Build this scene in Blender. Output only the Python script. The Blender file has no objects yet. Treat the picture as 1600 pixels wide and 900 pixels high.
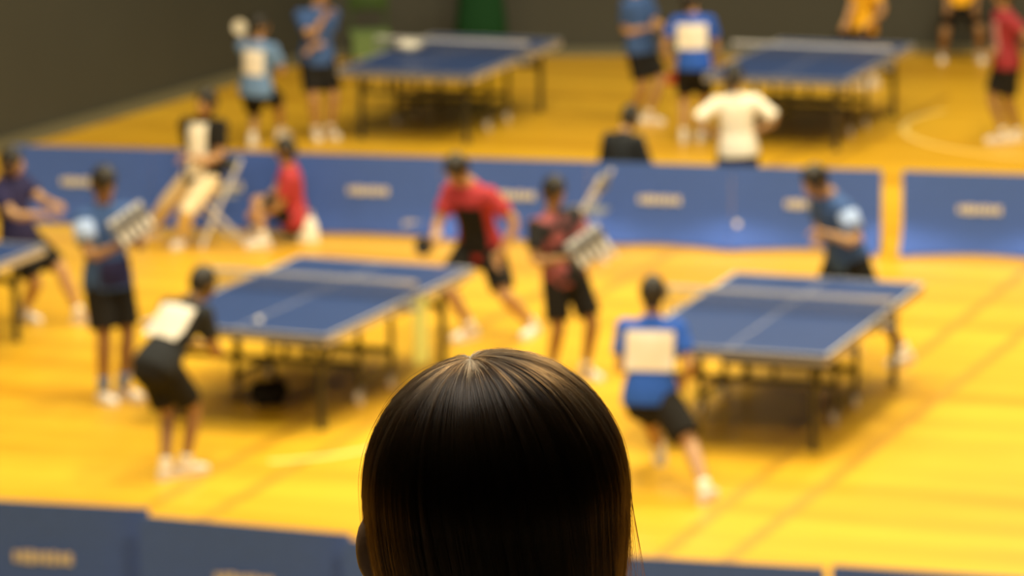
import bpy, bmesh, math, random
import numpy as np
from mathutils import Vector, Matrix
from mathutils.bvhtree import BVHTree
random.seed(7); rng = np.random.default_rng(7)
SC = bpy.context.scene
COL = SC.collection

# ------------------------------------------------------------------ camera
CAM_H, PITCH, ROLL, FPX = 7.1688, 0.1995, 0.0107, 6523.0
cd = bpy.data.cameras.new('camera'); cam = bpy.data.objects.new('camera', cd); COL.objects.link(cam)
cd.sensor_width = 36.0; cd.lens = 36.0 * FPX / 1600.0
cp, sp = math.cos(PITCH), math.sin(PITCH); cr, sr_ = math.cos(ROLL), math.sin(ROLL)
right0, fwd0, up0 = Vector((1, 0, 0)), Vector((0, cp, -sp)), Vector((0, sp, cp))
R2 = cr * right0 - sr_ * up0; U2 = sr_ * right0 + cr * up0
M = Matrix((R2, U2, -fwd0)).transposed().to_4x4(); M.translation = (0, 0, CAM_H)
cam.matrix_world = M
cd.clip_start = 0.05; cd.clip_end = 200
cd.dof.use_dof = True; cd.dof.focus_distance = 2.93; cd.dof.aperture_fstop = 13.0; cd.dof.aperture_blades = 0
SC.camera = cam

# ------------------------------------------------------------------ world, lamps, exposure
w = bpy.data.worlds.new('world'); SC.world = w; w.use_nodes = True
bg = w.node_tree.nodes['Background']; bg.inputs[0].default_value = (1.0, 0.85, 0.6, 1); bg.inputs[1].default_value = 0.006
SC.view_settings.view_transform = 'Standard'; SC.view_settings.look = 'None'
SC.view_settings.exposure = 0.0; SC.view_settings.gamma = 1.0
SC.cycles.use_denoising = True
SC.cycles.max_bounces = 6
LAMP_COLOR = (1.0, 0.86, 0.57)
def hall_or_fill_lamp(x, y, power, size=1.3, z=11.4, color=LAMP_COLOR, depth=None):
    l = bpy.data.lights.new('hall_or_fill_lamp', 'AREA'); l.shape = 'DISK'; l.size = size; l.energy = power * 0.47; l.color = color
    if depth: l.shape = 'RECTANGLE'; l.size_y = depth
    o = bpy.data.objects.new('hall_or_fill_lamp', l); COL.objects.link(o); o.location = (x, y, z)
for x, y, p in [(-5.5, 25, 700), (-1, 26, 960), (3, 25.5, 820), (8, 26, 540),
                (-5.5, 31, 600), (-0.5, 31, 1450), (3, 30.5, 1460), (8, 31, 720),
                (-5, 37, 260), (1, 36.5, 930), (5.5, 36.5, 1350), (10, 37, 700),
                (1, 42.5, 680), (7, 42.5, 1200)]:
    hall_or_fill_lamp(x, y, p)
hall_or_fill_lamp(-10.6, 30.5, 800, 1.0, 8.8)       # lamp high on the left wall
for x, y, p in [(-3, 14, 2600), (4, 14, 2600)]:      # added fill lamps on the gallery side, to brighten the near barriers
    hall_or_fill_lamp(x, y, p, color=(1.0, 0.76, 0.44))
hall_or_fill_lamp(-0.6, 5.4, 420, 5.0, color=(0.95, 0.92, 0.82), depth=2.0)    # long lamp panel over the gallery

# ------------------------------------------------------------------ materials
def mat(name, color, rough=0.6, metal=0.0, noise=0.0, nscale=40.0, bump=0.0, bscale=200.0, spec=0.5, sheen=0.0):
    m = bpy.data.materials.new(name); m.use_nodes = True; nt = m.node_tree; b = nt.nodes['Principled BSDF']
    b.inputs['Base Color'].default_value = (*color, 1); b.inputs['Roughness'].default_value = rough
    b.inputs['Metallic'].default_value = metal; b.inputs['Specular IOR Level'].default_value = spec
    b.inputs['Sheen Weight'].default_value = sheen
    tc = nt.nodes.new('ShaderNodeTexCoord')
    if noise:
        n = nt.nodes.new('ShaderNodeTexNoise'); n.inputs['Scale'].default_value = nscale; n.inputs['Detail'].default_value = 4
        nt.links.new(tc.outputs['Object'], n.inputs['Vector'])
        mx = nt.nodes.new('ShaderNodeMix'); mx.data_type = 'RGBA'
        mx.inputs['A'].default_value = (*[c * (1 - noise) for c in color], 1); mx.inputs['B'].default_value = (*[min(1, c * (1 + noise)) for c in color], 1)
        nt.links.new(n.outputs['Fac'], mx.inputs['Factor']); nt.links.new(mx.outputs['Result'], b.inputs['Base Color'])
    if bump:
        n2 = nt.nodes.new('ShaderNodeTexNoise'); n2.inputs['Scale'].default_value = bscale; n2.inputs['Detail'].default_value = 3
        nt.links.new(tc.outputs['Object'], n2.inputs['Vector'])
        bp = nt.nodes.new('ShaderNodeBump'); bp.inputs['Strength'].default_value = bump; bp.inputs['Distance'].default_value = 0.02
        nt.links.new(n2.outputs['Fac'], bp.inputs['Height']); nt.links.new(bp.outputs['Normal'], b.inputs['Normal'])
    return m
def cloth(name, color, rough=0.85): return mat(name, color, rough, noise=0.12, nscale=25, bump=0.35, bscale=14, spec=0.2)

MT = dict(
    wall=mat('dark_wall_paint', (0.041, 0.043, 0.036), 0.7, noise=0.18, nscale=0.6, bump=0.1, bscale=30),
    base=mat('baseboard_paint', (0.13, 0.13, 0.09), 0.5, noise=0.1),
    ceil=mat('ceiling_board', (0.12, 0.115, 0.10), 0.9, noise=0.05),
    conc=mat('gallery_concrete', (0.2, 0.19, 0.17), 0.9, noise=0.15, nscale=8),
    table=mat('table_blue', (0.022, 0.05, 0.165), 0.45, noise=0.06, nscale=6, spec=0.25),
    white=mat('line_white', (0.6, 0.6, 0.6), 0.5, noise=0.03),
    net=mat('net_cord', (0.11, 0.12, 0.17), 0.8, noise=0.05),
    tape=mat('net_tape_white', (0.62, 0.62, 0.64), 0.6, noise=0.03),
    steel=mat('black_steel', (0.022, 0.02, 0.015), 0.45, noise=0.1),
    grey=mat('grey_steel', (0.25, 0.25, 0.26), 0.4, metal=0.3, noise=0.08),
    chrome=mat('pale_steel_tube', (0.68, 0.69, 0.72), 0.35, metal=0.15, noise=0.03),
    apron=mat('table_apron_board', (0.5, 0.42, 0.3), 0.5, noise=0.08),
    rubber=mat('black_rubber', (0.015, 0.015, 0.016), 0.7, noise=0.1),
    redrub=mat('red_rubber', (0.55, 0.04, 0.05), 0.6, noise=0.06),
    paleboard=mat('pale_paddle_wood', (0.62, 0.58, 0.48), 0.5, noise=0.1),
    fabric=cloth('barrier_blue_cloth', (0.058, 0.125, 0.48), 0.8),
    print=mat('pale_print', (0.62, 0.6, 0.52), 0.7, noise=0.05),
    skin=mat('skin', (0.44, 0.25, 0.12), 0.55, noise=0.08, nscale=30, bump=0.05),
    skin_dim=mat('skin_tanned', (0.29, 0.155, 0.065), 0.55, noise=0.08, nscale=30, bump=0.05),
    hair=mat('black_hair', (0.010, 0.008, 0.006), 0.42, noise=0.3, nscale=60, bump=0.4, bscale=80),
    eye=mat('dark_eye', (0.01, 0.008, 0.006), 0.2, noise=0.1),
    lip=mat('lip', (0.35, 0.12, 0.09), 0.5, noise=0.1),
    black=cloth('black_shorts_cloth', (0.012, 0.011, 0.010)),
    navy=cloth('navy_cloth', (0.022, 0.02, 0.07)),
    charcoal=cloth('charcoal_cloth', (0.022, 0.025, 0.03)),
    blue=cloth('royal_blue_cloth', (0.025, 0.10, 0.50)),
    midblue=cloth('mid_blue_cloth', (0.045, 0.095, 0.26)),
    skyblue=cloth('light_blue_cloth', (0.14, 0.25, 0.48)),
    paleblue=cloth('pale_blue_cloth', (0.33, 0.44, 0.72)),
    red=cloth('red_cloth', (0.40, 0.045, 0.055)),
    darkred=cloth('dark_red_cloth', (0.16, 0.04, 0.045)),
    crimson=cloth('crimson_cloth', (0.27, 0.03, 0.04)),
    pink=cloth('pink_cloth', (0.6, 0.3, 0.3)),
    cream=cloth('white_cloth', (0.82, 0.78, 0.68)),
    khaki=cloth('pale_trousers_cloth', (0.74, 0.62, 0.42)),
    yellow=cloth('yellow_cloth', (0.85, 0.45, 0.02)),
    bib=mat('bib_paper_cloth', (0.85, 0.81, 0.74), 0.8, noise=0.05, nscale=15),
    shoe=mat('white_shoe', (0.78, 0.72, 0.66), 0.6, noise=0.1),
    shoeblue=mat('blue_shoe', (0.10, 0.17, 0.36), 0.6, noise=0.1),
    ball=mat('ball_plastic', (0.9, 0.88, 0.84), 0.35, noise=0.02),
    green=mat('dark_green_plastic', (0.03, 0.07, 0.012), 0.6, noise=0.1),
    lgreen=mat('light_green_plastic', (0.13, 0.21, 0.07), 0.55, noise=0.1),
    dgreen=cloth('deep_green_cover', (0.006, 0.045, 0.014)),
    limecloth=mat('yellow_green_cloth', (0.62, 0.66, 0.20), 0.8, noise=0.1),
    card=mat('score_card', (0.7, 0.69, 0.66), 0.6, noise=0.05),
    cardgrey=mat('score_card_grey', (0.16, 0.18, 0.22), 0.6, noise=0.05),
    line=mat('court_line_brown', (0.47, 0.255, 0.015), 0.4, noise=0.12, nscale=10),
    linew=mat('court_line_pale', (0.90, 0.66, 0.2), 0.4, noise=0.06),
)
# checked red/black pattern for the scorer's shirt
def blotch_mat(name, c1, c2, scale):
    m = mat(name, c1, 0.8, spec=0.2); nt = m.node_tree; b = nt.nodes['Principled BSDF']
    tc = nt.nodes.new('ShaderNodeTexCoord'); v = nt.nodes.new('ShaderNodeTexVoronoi'); v.inputs['Scale'].default_value = scale
    nt.links.new(tc.outputs['Object'], v.inputs['Vector'])
    r = nt.nodes.new('ShaderNodeValToRGB'); r.color_ramp.elements[0].color = (*c2, 1); r.color_ramp.elements[1].color = (*c1, 1)
    r.color_ramp.elements[0].position = 0.35; r.color_ramp.elements[1].position = 0.5
    nt.links.new(v.outputs['Distance'], r.inputs['Fac']); nt.links.new(r.outputs['Color'], b.inputs['Base Color'])
    return m
MT['blotch'] = blotch_mat('red_blotched_cloth', (0.02, 0.02, 0.022), (0.30, 0.09, 0.10), 7)

def floor_material(th):
    m = bpy.data.materials.new('varnished_wood_floor'); m.use_nodes = True; nt = m.node_tree; b = nt.nodes['Principled BSDF']
    N = nt.nodes.new; L = nt.links.new
    tc = N('ShaderNodeTexCoord'); mp = N('ShaderNodeMapping'); mp.inputs['Rotation'].default_value = (0, 0, th)
    L(tc.outputs['Object'], mp.inputs['Vector'])
    def noise(sx, sy, detail):
        s = N('ShaderNodeMapping'); s.inputs['Scale'].default_value = (sx, sy, 1); L(mp.outputs['Vector'], s.inputs['Vector'])
        n = N('ShaderNodeTexNoise'); n.inputs['Scale'].default_value = 1; n.inputs['Detail'].default_value = detail; L(s.outputs['Vector'], n.inputs['Vector']); return n
    n1 = noise(0.12, 1.9, 2)      # broad bands along the boards
    n2 = noise(0.9, 12.0, 2)      # single boards
    n3 = noise(3, 90, 3)          # grain
    def add(a, bb, k):
        x = N('ShaderNodeMath'); x.operation = 'MULTIPLY_ADD'; L(bb, x.inputs[0]); x.inputs[1].default_value = k
        if a is None: x.inputs[2].default_value = 0
        else: L(a, x.inputs[2])
        return x.outputs[0]
    f = add(None, n1.outputs['Fac'], 0.72); f = add(f, n2.outputs['Fac'], 0.2); f = add(f, n3.outputs['Fac'], 0.08)
    r = N('ShaderNodeValToRGB'); e = r.color_ramp.elements
    e[0].position = 0.36; e[0].color = (0.52, 0.27, 0.010, 1); e[1].position = 0.62; e[1].color = (0.73, 0.435, 0.026, 1)
    L(f, r.inputs['Fac']); L(r.outputs['Color'], b.inputs['Base Color'])
    b.inputs['Roughness'].default_value = 0.38; b.inputs['Specular IOR Level'].default_value = 0.35
    bp = N('ShaderNodeBump'); bp.inputs['Strength'].default_value = 0.08; bp.inputs['Distance'].default_value = 0.01
    L(n3.outputs['Fac'], bp.inputs['Height']); L(bp.outputs['Normal'], b.inputs['Normal'])
    return m

# ------------------------------------------------------------------ mesh helpers
class MB:
    def __init__(s): s.v = []; s.f = []
    def add(s, vs, fs):
        k = len(s.v); s.v += [tuple(map(float, p)) for p in vs]; s.f += [tuple(i + k for i in f) for f in fs]; return s
    def box(s, c, d, rz=0.0, Rm=None):
        c = np.array(c, float); hx, hy, hz = np.array(d, float) / 2
        P = np.array([[-hx, -hy, -hz], [hx, -hy, -hz], [hx, hy, -hz], [-hx, hy, -hz], [-hx, -hy, hz], [hx, -hy, hz], [hx, hy, hz], [-hx, hy, hz]])
        if Rm is None: cz, sz = math.cos(rz), math.sin(rz); Rm = np.array([[cz, -sz, 0], [sz, cz, 0], [0, 0, 1]])
        return s.add(P @ np.array(Rm).T + c, [(0, 3, 2, 1), (4, 5, 6, 7), (0, 1, 5, 4), (1, 2, 6, 5), (2, 3, 7, 6), (3, 0, 4, 7)])
    def tube(s, pts, rad, seg=10, ref=None, dome=True):
        """closed tube through pts; rad: numbers or (ra, rb) with ra along ref axis"""
        pts = [np.array(p, float) for p in pts]; n = len(pts)
        if np.isscalar(rad): rad = [rad] * n
        rad = [(r, r) if np.isscalar(r) else r for r in rad]
        tang = []
        for i in range(n):
            a = pts[max(0, i - 1)]; b = pts[min(n - 1, i + 1)]; t = b - a; tang.append(t / (np.linalg.norm(t) + 1e-12))
        a0 = np.array(ref if ref is not None else ([1, 0, 0] if abs(tang[0][0]) < 0.9 else [0, 1, 0]), float)
        vs = []; 
        for i in range(n):
            t = tang[i]; u = a0 - t * (a0 @ t); u /= np.linalg.norm(u) + 1e-12; v = np.cross(t, u)
            if ref is None: a0 = u
            for k in range(seg):
                an = 2 * math.pi * k / seg
                vs.append(pts[i] + u * rad[i][0] * math.cos(an) + v * rad[i][1] * math.sin(an))
        fs = []
        for i in range(n - 1):
            for k in range(seg):
                k2 = (k + 1) % seg; fs.append((i * seg + k, i * seg + k2, (i + 1) * seg + k2, (i + 1) * seg + k))
        ds, de = (0.6 * min(rad[0]), 0.6 * min(rad[-1])) if dome else (0, 0)
        c0 = len(vs); vs.append(pts[0] - tang[0] * ds); vs.append(pts[-1] + tang[-1] * de)
        for k in range(seg):
            k2 = (k + 1) % seg; fs.append((c0, k2, k)); fs.append((c0 + 1, (n - 1) * seg + k, (n - 1) * seg + k2))
        return s.add(vs, fs)
    def ell(s, c, r, R=None, nu=14, nv=9, fn=None):
        vs = [(0, 0, -1)]; 
        for j in range(1, nv):
            ph = -math.pi / 2 + math.pi * j / nv
            for i in range(nu):
                a = 2 * math.pi * i / nu; vs.append((math.cos(ph) * math.cos(a), math.cos(ph) * math.sin(a), math.sin(ph)))
        vs.append((0, 0, 1)); V = np.array(vs)
        V = np.array([fn(p) for p in V]) if fn else V * np.array(r)
        if R is not None: V = V @ np.array(R).T
        fs = []
        for i in range(nu):
            i2 = (i + 1) % nu; fs.append((0, 1 + i2, 1 + i))
            for j in range(nv - 2): a = 1 + j * nu; fs.append((a + i, a + i2, a + nu + i2, a + nu + i))
            a = 1 + (nv - 2) * nu; fs.append((a + i, a + i2, len(V) - 1))
        return s.add(V + np.array(c, float), fs)
    def mesh(s, name, smooth=False):
        me = bpy.data.meshes.new(name); me.from_pydata(s.v, [], s.f); me.update()
        if smooth: me.polygons.foreach_set('use_smooth', [True] * len(me.polygons))
        return me
def link(name, me, m, parent=None, loc=None):
    o = bpy.data.objects.new(name, me); COL.objects.link(o)
    if m is not None and not me.materials: me.materials.append(m)
    if parent is not None: o.parent = parent
    if loc is not None: o.location = loc
    return o
def obj(name, mb, m, parent=None, smooth=False): return link(name, mb.mesh(name, smooth), m, parent)
def thing(name, label, cat, loc=(0, 0, 0), rz=0.0, group=None):
    o = bpy.data.objects.new(name, None); COL.objects.link(o); o.location = loc; o.rotation_euler = (0, 0, rz); o.empty_display_size = 0.1
    o['label'] = label; o['category'] = cat
    if group: o['group'] = group
    return o
def struct(name, mb, m, parent=None):
    o = obj(name, mb, m, parent)
    if parent is None: o['kind'] = 'structure'
    return o
def copy_tree(root, loc, rz, label, name=None):
    def rec(o, par):
        c = o.copy(); COL.objects.link(c)
        if par is not None: c.parent = par
        for ch in o.children: rec(ch, c)
        return c
    r = rec(root, None); r.location = loc; r.rotation_euler = (0, 0, rz); r['label'] = label
    return r
def remesh(mb, voxel, smooth=2, name='tmp'):
    me = mb.mesh(name); bm = bmesh.new(); bm.from_mesh(me); bmesh.ops.recalc_face_normals(bm, faces=bm.faces); bm.to_mesh(me); bm.free()
    o = bpy.data.objects.new(name, me); COL.objects.link(o)
    md = o.modifiers.new('r', 'REMESH'); md.mode = 'VOXEL'; md.voxel_size = voxel; md.use_smooth_shade = True
    if smooth: sm = o.modifiers.new('s', 'SMOOTH'); sm.iterations = smooth; sm.factor = 0.5
    dg = bpy.context.evaluated_depsgraph_get(); out = bpy.data.meshes.new_from_object(o.evaluated_get(dg))
    bpy.data.objects.remove(o); bpy.data.meshes.remove(me)
    out.polygons.foreach_set('use_smooth', [True] * len(out.polygons)); out.name = name
    return out
def join_mb(me, mb):
    """append closed tubes (fingers) to a remeshed body"""
    bm = bmesh.new(); bm.from_mesh(me); t = mb.mesh('t', True); bm.from_mesh(t); bm.to_mesh(me); bm.free(); bpy.data.meshes.remove(t)
    return me

# ------------------------------------------------------------------ the hall
TH = 0.364
fl = struct('floor', MB().box((0, 33, -0.05), (44, 44, 0.1)), floor_material(TH))
ca, sa = math.sin(TH), math.cos(TH)
def court_line(p, q, wd, m='line', z=0.0012):
    p = np.array(p, float); q = np.array(q, float); d = q - p; L = np.linalg.norm(d)
    obj('court_line', MB().box((*((p + q) / 2), z), (wd, L, 0.0024), rz=math.atan2(-d[0], d[1])), MT[m], fl)
def along(p, y0, y1): return ((p[0] + (y0 - p[1]) * math.tan(TH), y0), (p[0] + (y1 - p[1]) * math.tan(TH), y1))
for p, y0, y1 in [((-1.882, 29.66), 24, 46), ((-1.281, 29.83), 24, 46)]:
    court_line(*along(p, y0, y1), 0.10)
court_line((-0.75, 22.0), (8.29, 46.0), 0.10)
court_line((-0.37, 22.0), (9.23, 46.0), 0.10)
# pale arcs of court circles
def arc(cx, cy, R, a0, a1, m):
    mb = MB(); n = 40
    for i in range(n):
        a, b = a0 + (a1 - a0) * i / n, a0 + (a1 - a0) * (i + 1) / n
        P = [(cx + r * math.cos(t), cy + r * math.sin(t), z) for z in (0.0006, 0.0026) for t in (a, b) for r in (R, R + 0.07)]
        mb.add(P, [(4, 5, 7, 6), (0, 2, 3, 1), (0, 4, 6, 2), (1, 3, 7, 5)])
    obj('court_line', mb, MT[m], fl)
arc(6.1, 43.6, 1.9, math.pi * 0.75, math.pi * 1.45, 'linew')
arc(-2.0, 30.6, 1.35, -1.4, -0.5, 'linew')

def wall(name, a, b, h, t, m, z0=0.0, side=1):
    a = np.array(a, float); b = np.array(b, float); d = b - a; L = np.linalg.norm(d); u = d / L; nrm = np.array([-u[1], u[0]]) * side
    c = (a + b) / 2 + nrm * t / 2
    return struct(name, MB().box((*c, z0 + h / 2), (L, t, h), rz=math.atan2(u[1], u[0])), m)
CORNER = (-2.25, 49.45)
wall('wall_left', (-14.5, 23.26), CORNER, 12, 0.25, MT['wall'])
wall('baseboard_left', (-14.5, 23.26), CORNER, 0.13, 0.04, MT['base'], side=-1)
wall('wall_back', (-2.4, 49.45), (20, 49.1), 12, 0.25, MT['wall'])
wall('baseboard_back', (-2.25, 49.45), (20, 49.1), 0.10, 0.03, MT['base'], side=-1)
struct('ceiling', MB().box((0, 28, 12.2), (46, 60, 0.2)), MT['ceil'])
ft = thing('wall_fitting', 'small round pale fitting on the dark left wall', 'fitting', (-5.01, 45.05, 0.74), TH + 0.05)
obj('plate', MB().tube([(0, 0, 0), (0.02, 0, 0)], 0.05, 16), MT['print'], ft); obj('knob', MB().ell((0.035, 0, 0), (0.02, 0.025, 0.025)), MT['chrome'], ft)

# ------------------------------------------------------------------ tennis tables
TW, TL, TZ = 1.525, 2.74, 0.768
def make_table(label):
    """origin on the floor under the table centre, long axis = local y"""
    t = thing('table_tennis_table', label, 'table', group='table tennis tables in play')
    for sgn in (-1, 1):
        obj('tabletop_half', MB().box((0, sgn * (TL / 4 + 0.002), TZ - 0.012), (TW, TL / 2 - 0.004, 0.024)), MT['table'], t)
    e = MB()
    for sx in (-1, 1): e.box((sx * (TW / 2 - 0.0085), 0, TZ + 0.0004), (0.018, TL, 0.0016))
    for sy in (-1, 1): e.box((0, sy * (TL / 2 - 0.0085), TZ + 0.0004), (TW - 0.05, 0.018, 0.0016))
    obj('edge_line', e, MT['white'], t)
    obj('centre_line', MB().box((0, 0, TZ + 0.0003), (0.005, TL - 0.05, 0.0014)), MT['white'], t)
    for sx in (-1, 1): obj('side_apron', MB().box((sx * (TW / 2 - 0.012), 0, TZ - 0.05), (0.022, TL - 0.01, 0.05)), MT['apron'], t)
    for sy in (-1, 1): obj('end_apron', MB().box((0, sy * (TL / 2 - 0.012), TZ - 0.05), (TW - 0.05, 0.022, 0.05)), MT['grey'], t)
    for sx in (-1, 1):
        for sy in (-1, 1):
            lx, ly = sx * (TW / 2 - 0.17), sy * (TL / 2 - 0.24)
            lg = obj('leg', MB().box((lx, ly, 0.375), (0.045, 0.045, 0.72)).box((lx, ly, 0.735), (0.09, 0.09, 0.012)), MT['steel'], t)
            obj('foot_pad', MB().tube([(lx, ly, 0.0), (lx, ly, 0.03)], 0.034, 12, dome=False), MT['rubber'], lg)
            obj('brace', MB().tube([(lx, ly, 0.42), (lx, ly - sy * 0.42, 0.72)], 0.014, 8), MT['steel'], t)
    for sy in (-1, 1):
        y = sy * (TL / 2 - 0.24)
        cb = MB().box((0, y, 0.50), (TW - 0.34, 0.03, 0.045))
        for x in (-0.28, -0.08, 0.3): cb.box((x, y, 0.61), (0.032, 0.03, 0.2))
        obj('crossbar', cb, MT['steel'], t)
        y2 = sy * 0.30
        uc = MB()
        for x in (-0.52, 0.52):
            uc.box((x, y2, 0.42), (0.035, 0.035, 0.62)); uc.box((x, sy * 0.17, 0.15), (0.035, 0.32, 0.035))
        uc.box((0, y2, 0.30), (1.04, 0.03, 0.05)); uc.box((0, y2, 0.69), (1.04, 0.03, 0.05))
        obj('undercarriage', uc, MT['steel'], t)
        for x in (-0.52, 0.52):
            c = obj('caster', MB().tube([(x, y2, 0.16), (x, y2, 0.10)], 0.02, 8).box((x - 0.02, y2, 0.09), (0.006, 0.05, 0.09)).box((x + 0.02, y2, 0.09), (0.006, 0.05, 0.09)), MT['grey'], t)
            obj('wheel', MB().tube([(x - 0.014, y2, 0.055), (x + 0.014, y2, 0.055)], 0.054, 18, dome=False), MT['shoe'], c)
    rl = MB()
    for x in (-0.36, 0.36): rl.box((x, 0, 0.715), (0.03, TL - 0.3, 0.03))
    obj('rail', rl, MT['steel'], t)
    # net: knotted cord, white tape, posts with clamps
    nw = TW / 2 + 0.11; g = MB(); nx, nz = 92, 8
    for i in range(nx + 1): x = -nw + 2 * nw * i / nx; g.box((x, 0, TZ + 0.075), (0.003, 0.003, 0.14))
    for j in range(nz + 1): g.box((0, 0, TZ + 0.006 + 0.136 * j / nz), (2 * nw, 0.003, 0.003))
    nt = obj('net', g, MT['net'], t)
    obj('net_tape', MB().box((0, 0, TZ + 0.144), (2 * nw, 0.008, 0.03)), MT['tape'], nt)
    for sx in (-1, 1):
        p = obj('net_post', MB().tube([(sx * (nw + 0.008), 0, TZ - 0.06), (sx * (nw + 0.008), 0, TZ + 0.158)], 0.009, 10), MT['grey'], t)
        obj('clamp', MB().box((sx * (nw - 0.05), 0, TZ - 0.06), (0.13, 0.1, 0.02)).box((sx * (TW / 2 - 0.02), 0, TZ - 0.085), (0.05, 0.07, 0.05)).box((sx * (TW / 2 + 0.03), 0, TZ - 0.03), (0.02, 0.11, 0.07)), MT['grey'], p)
    return t
def centre_from_nr(x, y, th):
    a = np.array([math.sin(th), math.cos(th)]); b = np.array([math.cos(th), -math.sin(th)])
    c = np.array([x, y]) + a * TL / 2 - b * TW / 2; return (c[0], c[1], 0)
TABLES = [((-1.3584, 29.944), 0.3948, 'blue table tennis table between the white-bib player and the red-shirt player'),
          ((2.2457, 29.0859), 0.3504, 'blue table tennis table in front of the royal blue shirt player'),
          ((-0.3816, 42.818), 0.3573, 'blue table tennis table at the back beside the green chair'),
          ((3.429, 42.146), 0.3551, 'blue table tennis table at the back beyond the white shirt adult'),
          ((-4.81, 31.09), 0.3700, 'blue table tennis table cut off at the left edge of the photo')]
t0 = None
for (nr, th, lab) in TABLES:
    if t0 is None: t0 = make_table(lab); t0.location = centre_from_nr(*nr, th); t0.rotation_euler = (0, 0, -th)
    else: copy_tree(t0, centre_from_nr(*nr, th), -th, lab)

# ------------------------------------------------------------------ barriers
def barrier(a, b, label, group, logo_side=-1, logo_h=0.42, small=False, bulge=0.05):
    a = np.array(a, float); b = np.array(b, float); d = b - a; L = np.linalg.norm(d); rz = math.atan2(d[1], d[0])
    t = thing('court_barrier', label, 'barrier', (*((a + b) / 2), 0), rz, group)
    nx, nz = 24, 12; V = []; F = []; H = 0.75
    for side in (0, 1):
        for j in range(nz + 1):
            for i in range(nx + 1):
                u, v = i / nx, j / nz
                e = abs(2 * u - 1)
                out = bulge * max(0, (0.30 - v + 0.12 * (e - 0.5)) / 0.30) ** 1.6 * (0.25 + 0.75 * e ** 1.5) * 1.6 - 0.012 * math.sin(math.pi * u) * math.sin(math.pi * v)
                V.append(((u - 0.5) * (L - 0.004), -0.012 - out + side * 0.003, 0.02 + v * (H - 0.03)))
    n1 = (nx + 1) * (nz + 1)
    for j in range(nz):
        for i in range(nx):
            k = j * (nx + 1) + i; F.append((k, k + 1, k + nx + 2, k + nx + 1)); F.append((n1 + k, n1 + k + nx + 1, n1 + k + nx + 2, n1 + k + 1))
    fp = obj('fabric_panel', MB().add(V, F), MT['fabric'], t, True)
    f = MB(); 
    for z in (0.74, 0.06): f.tube([(-L / 2 + 0.01, 0.004, z), (L / 2 - 0.01, 0.004, z)], 0.010, 8)
    for x in (-L / 2 + 0.012, L / 2 - 0.012): f.tube([(x, 0.004, 0.02), (x, 0.004, 0.745)], 0.010, 8)
    obj('frame', f, MT['midblue'], t)
    for x in (-L / 2 + 0.06, L / 2 - 0.06):
        obj('foot', MB().tube([(x, -0.16, 0.016), (x, 0.17, 0.016)], 0.016, 8).tube([(x, 0.005, 0.012), (x, 0.005, 0.06)], 0.011, 8), MT['rubber'], t)
    # blurred maker's lettering: the words cannot be read, so a row of plain blocks stands for the letters
    def row(cx, cz, wdt, hgt, n):
        lm = MB(); x = cx - wdt / 2; st = wdt / n; y = -0.0155 - (0.004 if logo_side < 0 else 0)
        for k in range(n):
            ww = st * (0.66 + 0.2 * ((k * 37) % 5) / 5); lm.box((x + st * (k + 0.5), y, cz), (ww, 0.003, hgt * (0.78 + 0.22 * ((k * 13) % 3) / 2)))
        return lm
    obj('lettering', row(0, logo_h, 0.40, 0.085, 8), MT['print'], fp)
    if small: obj('lettering', row(0.44, 0.12, 0.22, 0.07, 6), MT['print'], fp)
    return t
pts_far = [-4.72, -3.36, -2.00, -0.64, 0.70, 2.00, 3.33]
def far_pt(x): return (x, 38.14 - (x + 1.898) * (1.24 / 5.21))
FARL = ['blue barrier behind the leftmost standing scorer', 'blue barrier behind the seated official in pale trousers', 'blue barrier panel directly right of the crouching red shirt person',
        'blue barrier behind the bending red shirt player', 'blue barrier in front of the dark seated figure', 'blue barrier at the left side of the gap behind the stooping player']
for i in range(6):
    x0, x1 = pts_far[i] + 0.001, pts_far[i + 1] - 0.001
    barrier(far_pt(x0), far_pt(x1), FARL[i], 'blue barriers across the middle of the hall', small=(i == 2), bulge=0.10 if i > 2 else 0.03)
barrier(far_pt(3.51), far_pt(4.86), 'blue barrier standing right of the gap in the far row', 'blue barriers across the middle of the hall', bulge=0.10)
NEAR = [((-3.62, 25.36), (-2.255, 25.0), 'dark blue barrier at the bottom left corner nearest the left edge'),
        ((-2.305, 24.84), (-0.985, 24.33), 'dark blue barrier left of the spectator, second from the left'),
        ((-1.03, 24.21), (0.30, 23.85), 'dark blue barrier mostly hidden behind the spectator head'),
        ((0.44, 23.81), (1.80, 23.45), 'dark blue barrier just right of the spectator head'),
        ((1.845, 23.50), (3.20, 23.10), 'dark blue barrier at the bottom right corner')]
for a, b, lab in NEAR: barrier(a, b, lab, 'blue barriers in front of the spectator', bulge=0.03, logo_h=0.40)

# ------------------------------------------------------------------ people
def nz(v): v = np.array(v, float); return v / (np.linalg.norm(v) + 1e-12)
def ik(p, q, a, b, hint):
    p = np.array(p, float); q = np.array(q, float); d = q - p; L = np.linalg.norm(d); mx = (a + b) * 0.995
    if L > mx: q = p + d / L * mx; L = mx; d = q - p
    u = d / L; x = (a * a - b * b + L * L) / (2 * L); hgt = math.sqrt(max(0.0, a * a - x * x))
    h = np.array(hint, float); h = h - u * (h @ u)
    return p + u * x + nz(h) * hgt, q
def head_fn(h, W=0.045, D=0.056, Z=0.068):
    def fn(p):
        x, y, z = p; zx = max(0.0, -z)
        k = 1 - 0.42 * zx ** 1.6
        yy = y * (1 - (0.42 if y < 0 else 0.12) * zx ** 1.4) + (0.10 * zx if y > 0 else 0.02 * zx)
        return np.array([x * W * k, yy * D, z * Z * (1.0 if z > 0 else 1.08)]) * h
    return fn
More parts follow.
